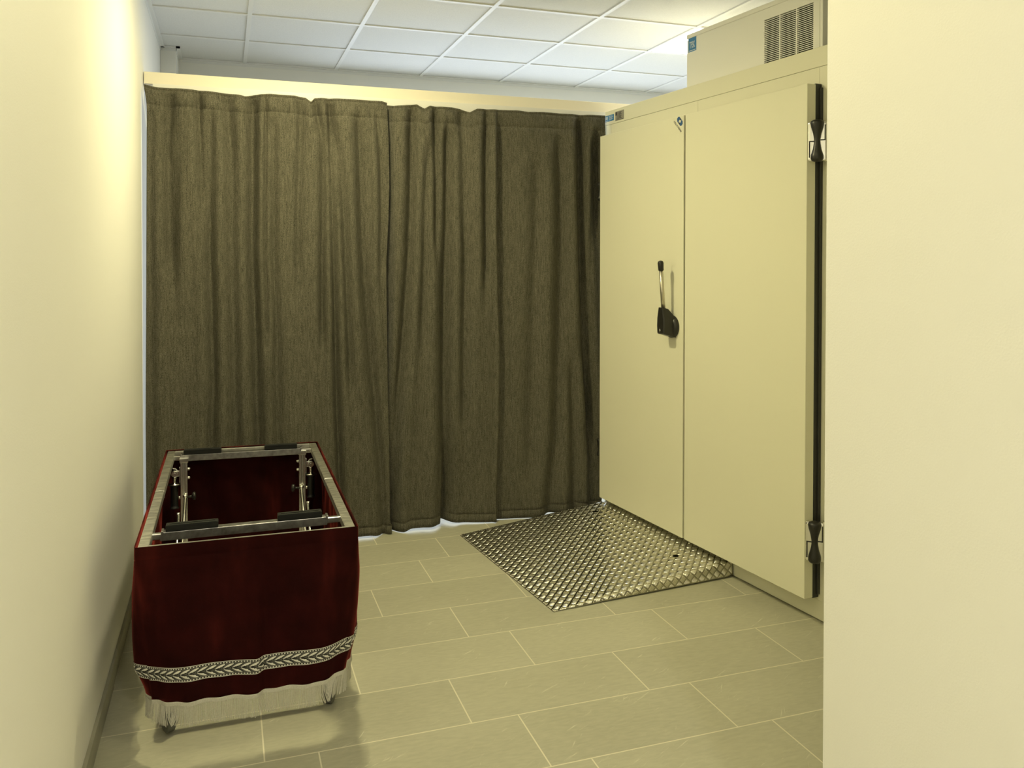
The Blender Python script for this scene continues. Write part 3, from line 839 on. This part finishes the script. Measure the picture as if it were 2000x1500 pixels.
# crossbars with rubber pads
def crossbar(vl, vr, ztop, back):
    a = P(UW + .01, vl, ztop - .018); c = P(1 - UW - .01, vr, ztop - .018); d = (c - a)
    b = bmesh.new(); obar(b, a, c, .018, .019, mi=0, bev=.002)
    e_ = link_mesh('crossbar', b, 'bright_metal', cart)
    b = bmesh.new()
    p0, p1 = a + d * .050, a + d * .915
    obar(b, p0 + Vector((0, 0, .001)), p1 + Vector((0, 0, .001)), .030, .027, bev=.0015)
    for q in (.045, .912):
        obar(b, a + d * q + Vector((0, 0, .004)), a + d * (q + .012) + Vector((0, 0, .003)), .034, .030, bev=.001)
    link_mesh('bar_sleeve', b, 'dull_metal', e_)
    for (q0, q1) in ((.070, .337), (.650, .893)):
        b = bmesh.new()
        s0, s1 = a + d * q0, a + d * q1
        obar(b, s0 + Vector((0, 0, .0245)), s1 + Vector((0, 0, .0245)), .034, .021, bev=.003)
        obar(b, a + d * (q0 + .018) + Vector((0, 0, .0362)), a + d * (q1 - .018) + Vector((0, 0, .0362)), .006, .002, mi=1)
        obar(b, a + d * (q0 + .010) + Vector((0, -.016, .0358)), a + d * (q1 - .010) + Vector((0, -.016, .0358)), .004, .0014, mi=1)
        link_mesh('rubber_pad', b, ['rubber', 'pad_groove'], e_)
    return e_
crossbar(.105, .112, ZF + .006, False)
crossbar(.930, .926, ZF + .004, True)

# rear posts with folding grips, knobs and scissor struts
def post(px, py, side):
    x, y = px - CX, py - CYc
    b = bmesh.new()
    box(b, x - .0145, x - .003, y - .012, y + .012, .13, ZF - .012, 0, .0015)
    box(b, x + .003, x + .0145, y - .012, y + .012, .13, ZF - .012, 0, .0015)
    box(b, x - .012, x + .012, y - .004, y + .012, .13, ZF - .012, 0, .001)
    box(b, x - .018, x + .018, y - .014, y + .014, ZF - .030, ZF - .010, 0, .002)
    p_ = link_mesh('post', b, 'bright_metal', cart)
    # bolts
    for dz in (.590, .552):
        b = bmesh.new(); lathe(b, (x - side * .0145, y, dz), (-side, 0, 0), [(0, .0065), (.006, .0065), (.010, .0045), (.012, 0)], 14); link_mesh('bolt', b, 'bright_metal', p_)
    b = bmesh.new(); lathe(b, (x + side * .0145, y - .004, .470), (side, 0, 0), [(0, .008), (.008, .008), (.013, .004), (.0135, 0)], 16); link_mesh('bolt', b, 'bright_metal', p_)
    # grip bracket
    b = bmesh.new()
    box(b, min(x + side * .0145, x + side * .019), max(x + side * .0145, x + side * .019), y - .011, y + .011, .535, .600, 0, .001)
    hx_ = x + side * .039
    box(b, min(x + side * .018, hx_), max(x + side * .018, hx_), y - .005, y + .005, .561, .586, 0, .002)
    tube(b, (hx_, y - .012, .574), (hx_, y + .012, .574), .0125, seg=20)
    tube(b, (hx_, y - .015, .574), (hx_, y - .011, .574), .006, seg=16)
    # curved finger above the pivot
    for k in range(5):
        t0, t1 = k / 5 * 1.6, (k + 1) / 5 * 1.6
        p0 = Vector((hx_ - side * .012 * math.cos(t0) * 1.0, y, .578 + .017 * math.sin(t0))); p1 = Vector((hx_ - side * .012 * math.cos(t1) * 1.0, y, .578 + .017 * math.sin(t1)))
        tube(b, p0, p1, .0028, seg=8)
    tube(b, (hx_, y, .595), (hx_ + side * .010, y, .597), .0028, .0018, seg=8)
    lathe(b, (hx_, y, .566), (0, 0, -1), [(0, .010), (.012, .0095), (.026, .006), (.0365, .0055), (.0365, .0245), (.0378, .0245), (.0378, .005), (.040, .005)], 18)
    g = link_mesh('folding_handle', b, 'bright_metal', cart)
    b = bmesh.new()
    prof = [(.0, .0235), (.004, .0245), (.007, .020), (.009, .0155), (.090, .0150), (.097, .0155), (.100, .0195), (.104, .0190), (.106, .012), (.1065, 0)]
    lathe(b, (hx_, y, .528), (0, 0, -1), prof, 24)
    link_mesh('grip', b, 'grip', g)
    # clamping knob
    b = bmesh.new()
    s2 = -side
    tube(b, (x + s2 * .013, y - .012, .471), (x + s2 * .036, y - .014, .474), .0045, seg=12)
    lathe(b, (x + s2 * .032, y - .014, .474), (s2, 0, .05), [(0, .008), (.004, .0165), (.013, .0175), (.016, .012), (.0165, 0)], 12)
    link_mesh('knob', b, 'black_plastic', cart)
    # struts
    for p0, p1 in (((x + s2 * .006, y - .022, .478), (x + s2 * .001 + side * .012, y - .26, .13)),
                   ((x + side * .022, y - .030, .405), (x + side * .030, y - .24, .13)),
                   ((x + side * .012, y - .45, .13), (x + side * .010, y - .95, .50))):
        b = bmesh.new(); tube(b, p0, p1, .0065, seg=14)
        lathe(b, p0, (side, 0, 0), [(-.006, .0075), (.006, .0075), (.010, .005), (.0102, 0)], 14)
        link_mesh('strut', b, 'bright_metal', cart)
post(-.172, 3.87, -1); post(.325, 3.86, 1)
# lower frame and front scissor bars seen under the front crossbar
b = bmesh.new()
for px in (-.172, .325):
    obar(b, (px - CX, 2.86 - CYc, .125), (px - CX, 3.90 - CYc, .125), .025, .025, bev=.002)
for py in (2.86, 3.88): obar(b, (-.19 - CX, py - CYc, .125), (.345 - CX, py - CYc, .125), .025, .022, bev=.002)
link_mesh('base_frame', b, 'dull_metal', cart)
# casters
def caster(px, py, rz):
    x, y = px - CX, py - CYc
    b = bmesh.new(); lathe(b, (x, y, .070), (0, 0, 1), [(0, .016), (.012, .020), (.043, .020)], 18)
    t = bmesh.new()
    for s_ in (-1, 1): box(t, -.016, .026, s_ * .016 - .002, s_ * .016 + .002, .030, .074, 0, .001)
    merge(b, t, 0, Matrix.Translation((x, y, 0)) @ Matrix.Rotation(rz, 4, 'Z'))
    c_ = link_mesh('caster', b, 'dull_metal', cart)
    b = bmesh.new(); ax = Vector((-math.sin(rz), math.cos(rz), 0)); o_ = Vector((x, y, .034)) + Vector((math.cos(rz), math.sin(rz), 0)) * .012
    lathe(b, o_ - ax * .013, ax, [(0, .012), (0, .030), (.003, .034), (.023, .034), (.026, .030), (.026, .012)], 28)
    link_mesh('wheel', b, 'caster', c_)
for args in ((-.172, 2.83, 2.0), (.325, 2.84, 1.2), (-.172, 3.88, 1.6), (.325, 3.88, 1.5)): caster(*args)

# velvet drape: perimeter morphs from sharp corners at the frame to soft corners at the hem
PER = 2 * (.652 + 1.31)
ZH = .168
def perim(t, z, off=0.0):
    """t in metres round the drape starting at the front-left corner, going along the front to the right"""
    t = t % PER
    a, bq = .652, 1.31
    k = (ZF - z) / (ZF - ZH)
    rad = .006 + (.075 * sm(k * 1.9) + .075 * sm((k - .45) / .55)) * (1 if k > 0 else 0)
    # rounded-rectangle in cart frame (s along width, q along length)
    def rr(t):
        segs = ((0, a, 0), (a, bq, 1), (a + bq, a, 2), (2 * a + bq, bq, 3))
        for st, ln, kk in segs:
            if t <= st + ln + 1e-9:
                s = t - st
                # corner rounding by quarter arcs parametrised over rad*1.0 of each side
                def base(s_):
                    return {0: (s_, 0.0), 1: (a, s_), 2: (a - s_, bq), 3: (0.0, bq - s_)}[kk]
                inn = {0: (0, 1), 1: (-1, 0), 2: (0, -1), 3: (1, 0)}[kk]
                d0 = s if s < rad else (ln - s if ln - s < rad else None)
                x, y = base(s); nx, ny = -inn[0], -inn[1]
                if d0 is not None:
                    # angle from 45 deg at the corner to 0 at rad
                    ang = (1 - d0 / rad) * math.pi / 4
                    tang = {0: (1, 0), 1: (0, 1), 2: (-1, 0), 3: (0, -1)}[kk]
                    sg = -1 if s < rad else 1
                    xc, yc = base(rad if s < rad else ln - rad); xc += inn[0] * rad; yc += inn[1] * rad
                    nx2 = nx * math.cos(ang) + tang[0] * sg * math.sin(ang); ny2 = ny * math.cos(ang) + tang[1] * sg * math.sin(ang)
                    return xc + nx2 * rad, yc + ny2 * rad, nx2, ny2
                return x, y, nx, ny
        return 0, 0, -1, -1
    x, y, nx, ny = rr(t)
    kk = sm(k)
    tt = t if t < PER / 2 else t - PER
    front = .008 * sm(k * 1.6) * math.exp(-((tt - .14) / .06) ** 2) - .001 * sm(k * 1.5) * math.exp(-((tt - .20) / .03) ** 2)
    front += .028 * sm(k * 1.7) * (.5 - .5 * math.tanh((tt - .353) / .009)) * math.exp(-max(0, .353 - tt) / .07)
    front += -.004 * kk * math.exp(-((tt - .42) / .035) ** 2) + .005 * kk * math.exp(-((tt - .53) / .05) ** 2)
    front += .004 * sm((k - .72) / .3) * math.sin(tt * 75 + 3 * k)
    side = .009 * kk * math.sin(t * 21 + 1.2) + .007 * sm(k * 2) * math.sin(t * 47 + k * 2)
    if a < t < a + bq: side += .009 * sm(k * 3) * math.sin((t - a) / bq * math.pi) + .012 * kk - .022 * sm((k - .76) / .26)
    elif t > 2 * a + bq: side += .014 * sm(k * 3) * math.sin((t - 2 * a - bq) / bq * math.pi) + .012 * kk - .034 * sm((k - .76) / .26)
    wf_ = sm((tt + .10) / .16) * sm((a + .10 - tt) / .16)
    wv = front * wf_ + side * (1 - wf_)
    wv += .007 * sm(k * 2.5) * (1 - kk)
    x += nx * (wv + off); y += ny * (wv + off)
    px_, py_ = qp(x / a, y / bq)
    return Vector((px_, py_, z))
def hem(t):
    tt = t % PER
    return .004 * math.sin(tt * 5.1 + .5) + (.010 * math.exp(-((tt - .652) / .08) ** 2))
bm = bmesh.new()
zsd = [ZF + .002, ZF + .0035, ZF - .002, ZF - .02, ZF - .034, ZF - .037, ZF - .04] + [ZF - .04 - (ZF - .04 - ZH) * i / 26 for i in range(1, 27)]
NT = 520; rows = []
for ri, z in enumerate(zsd):
    row = []
    for i in range(NT):
        t = PER * i / NT
        zz = z + hem(t) * sm((ZF - z) / (ZF - ZH))
        off = (-.003 if ri == 0 else .001) + (-.002 if ri == 5 else 0)
        row.append(bm.verts.new(perim(t, zz, off)))
    rows.append(row)
for A, B in zip(rows, rows[1:]):
    for i in range(NT):
        j = (i + 1) % NT; bm.faces.new((A[i], B[i], B[j], A[j])).smooth = True
dr_ = link_mesh('velvet_drape', bm, 'velvet', cart); md = dr_.modifiers.new('thickness', 'SOLIDIFY'); md.thickness = .002; md.offset = -1
# braid band
bm = bmesh.new(); BZ0, BZ1 = .2365, .2825
def bp(t, s, off): z = BZ0 + (BZ1 - BZ0) * s + hem(t) * .9; return perim(t, z, off)
NB = 900
col = [[bm.verts.new(bp(PER * i / NB, s, .0022)) for s in (0, .04, .5, .96, 1)] for i in range(NB)]
for i in range(NB):
    A, B = col[i], col[(i + 1) % NB]
    for k in range(4):
        f = bm.faces.new((A[k], B[k], B[k + 1], A[k + 1])); f.smooth = True; f.material_index = 1 if k in (0, 3) else 0
def blob(t0, s0, t1, s1, wd, mi, off, n=5):
    """leaf shaped patch from (t0,s0) to (t1,s1) in band coordinates"""
    H_b = BZ1 - BZ0; dt, ds = t1 - t0, (s1 - s0) * H_b; ln = math.hypot(dt, ds); nx, ny = -ds / ln, dt / ln
    Lp, Rp, Cp = [], [], []
    for k in range(n + 1):
        q = k / n; ww = wd * (math.sin(math.pi * min(1, q * .92 + .04)) ** .8) * (.65 + .35 * q)
        tt, sz = t0 + dt * q, s0 * H_b + ds * q
        Lp.append(bm.verts.new(bp(tt + nx * ww, (sz + ny * ww) / H_b, off))); Rp.append(bm.verts.new(bp(tt - nx * ww, (sz - ny * ww) / H_b, off))); Cp.append(bm.verts.new(bp(tt, sz / H_b, off + .0014)))
    for k in range(n):
        for f in (bm.faces.new((Rp[k], Rp[k + 1], Cp[k + 1], Cp[k])), bm.faces.new((Cp[k], Cp[k + 1], Lp[k + 1], Lp[k]))): f.material_index = mi; f.smooth = True
pl = .0247; nl = int(PER / pl)
pl = PER / nl
for i in range(nl):
    t = i * pl
    blob(t - .005, .47, t + .030, .79, .0058, 2, .0024, 4); blob(t - .005, .53 - .0, t + .030, .21, .0058, 2, .0024, 4)
    blob(t - .002, .53, t + .0275, .79, .0044, 1, .0030); blob(t - .002, .47, t + .0275, .21, .0044, 1, .0030)
nd = int(PER / .0085); dd = PER / nd
def chip(t, s, wt, ws, mi, off):
    H_b = BZ1 - BZ0; f = bm.faces.new([bm.verts.new(bp(t + a_ * wt, s + b_ * ws / H_b, off)) for a_, b_ in ((-1, -1), (1, -1), (1, 1), (-1, 1))]); f.material_index = mi
for i in range(nd):
    t = i * dd
    for s in (.10, .90):
        chip(t, s, .0022, .0017, 1, .0030); chip(t + dd / 2, s, .0020, .0020, 2, .0028)
link_mesh('braid_trim', bm, ['braid_ground', 'braid_white', 'braid_dark'], cart)
# fringe
bm = bmesh.new(); rf = random.Random(11)
NF = 1250
hd_ = [[bm.verts.new(perim(PER * i / NB, ZH + hem(PER * i / NB) + dz, .0018 + o_)) for dz, o_ in ((.007, 0), (.0035, .0016), (.0, 0), (-.003, .0014), (-.006, 0))] for i in range(NB)]
for i in range(NB):
    A, B = hd_[i], hd_[(i + 1) % NB]
    for k in range(4): bm.faces.new((A[k], B[k], B[k + 1], A[k + 1])).smooth = True
for i in range(NF):
    t = PER * i / NF + rf.uniform(-.0006, .0006)
    clump = .004 * math.sin(t * 38) + .003 * math.sin(t * 91 + 1)
    if (t % PER) < .652 and (.06 < t < .13 or .53 < t < .62): clump *= 2.6; j_ = .004
    else: j_ = .0015
    ln = .060 + rf.uniform(-.004, .003); r = .00105
    pts = []
    for k in range(5):
        q = k / 4
        c = perim(t + (clump + rf.uniform(-j_, j_)) * q * q, ZH + hem(t) - .004 - 0.0, .002 + rf.uniform(-.0008, .0008) + .002 * math.sin(q * 3 + i) * q)
        pts.append(Vector((c.x, c.y, ZH + hem(t) - .004 - ln * q)))
    prev = None
    nrm = (perim(t, ZH, .01) - perim(t, ZH, 0)).normalized(); tg = Vector((-nrm.y, nrm.x, 0))
    for c in pts:
        cur = [bm.verts.new(c + tg * r), bm.verts.new(c + nrm * r), bm.verts.new(c - tg * r)]
        if prev:
            for k in range(2): bm.faces.new((prev[k], prev[k + 1], cur[k + 1], cur[k])).smooth = True
        prev = cur
fr = link_mesh('fringe', bm, 'fringe', cart); fr['kind'] = 'stuff'; fr['label'] = 'silver cream thread fringe'
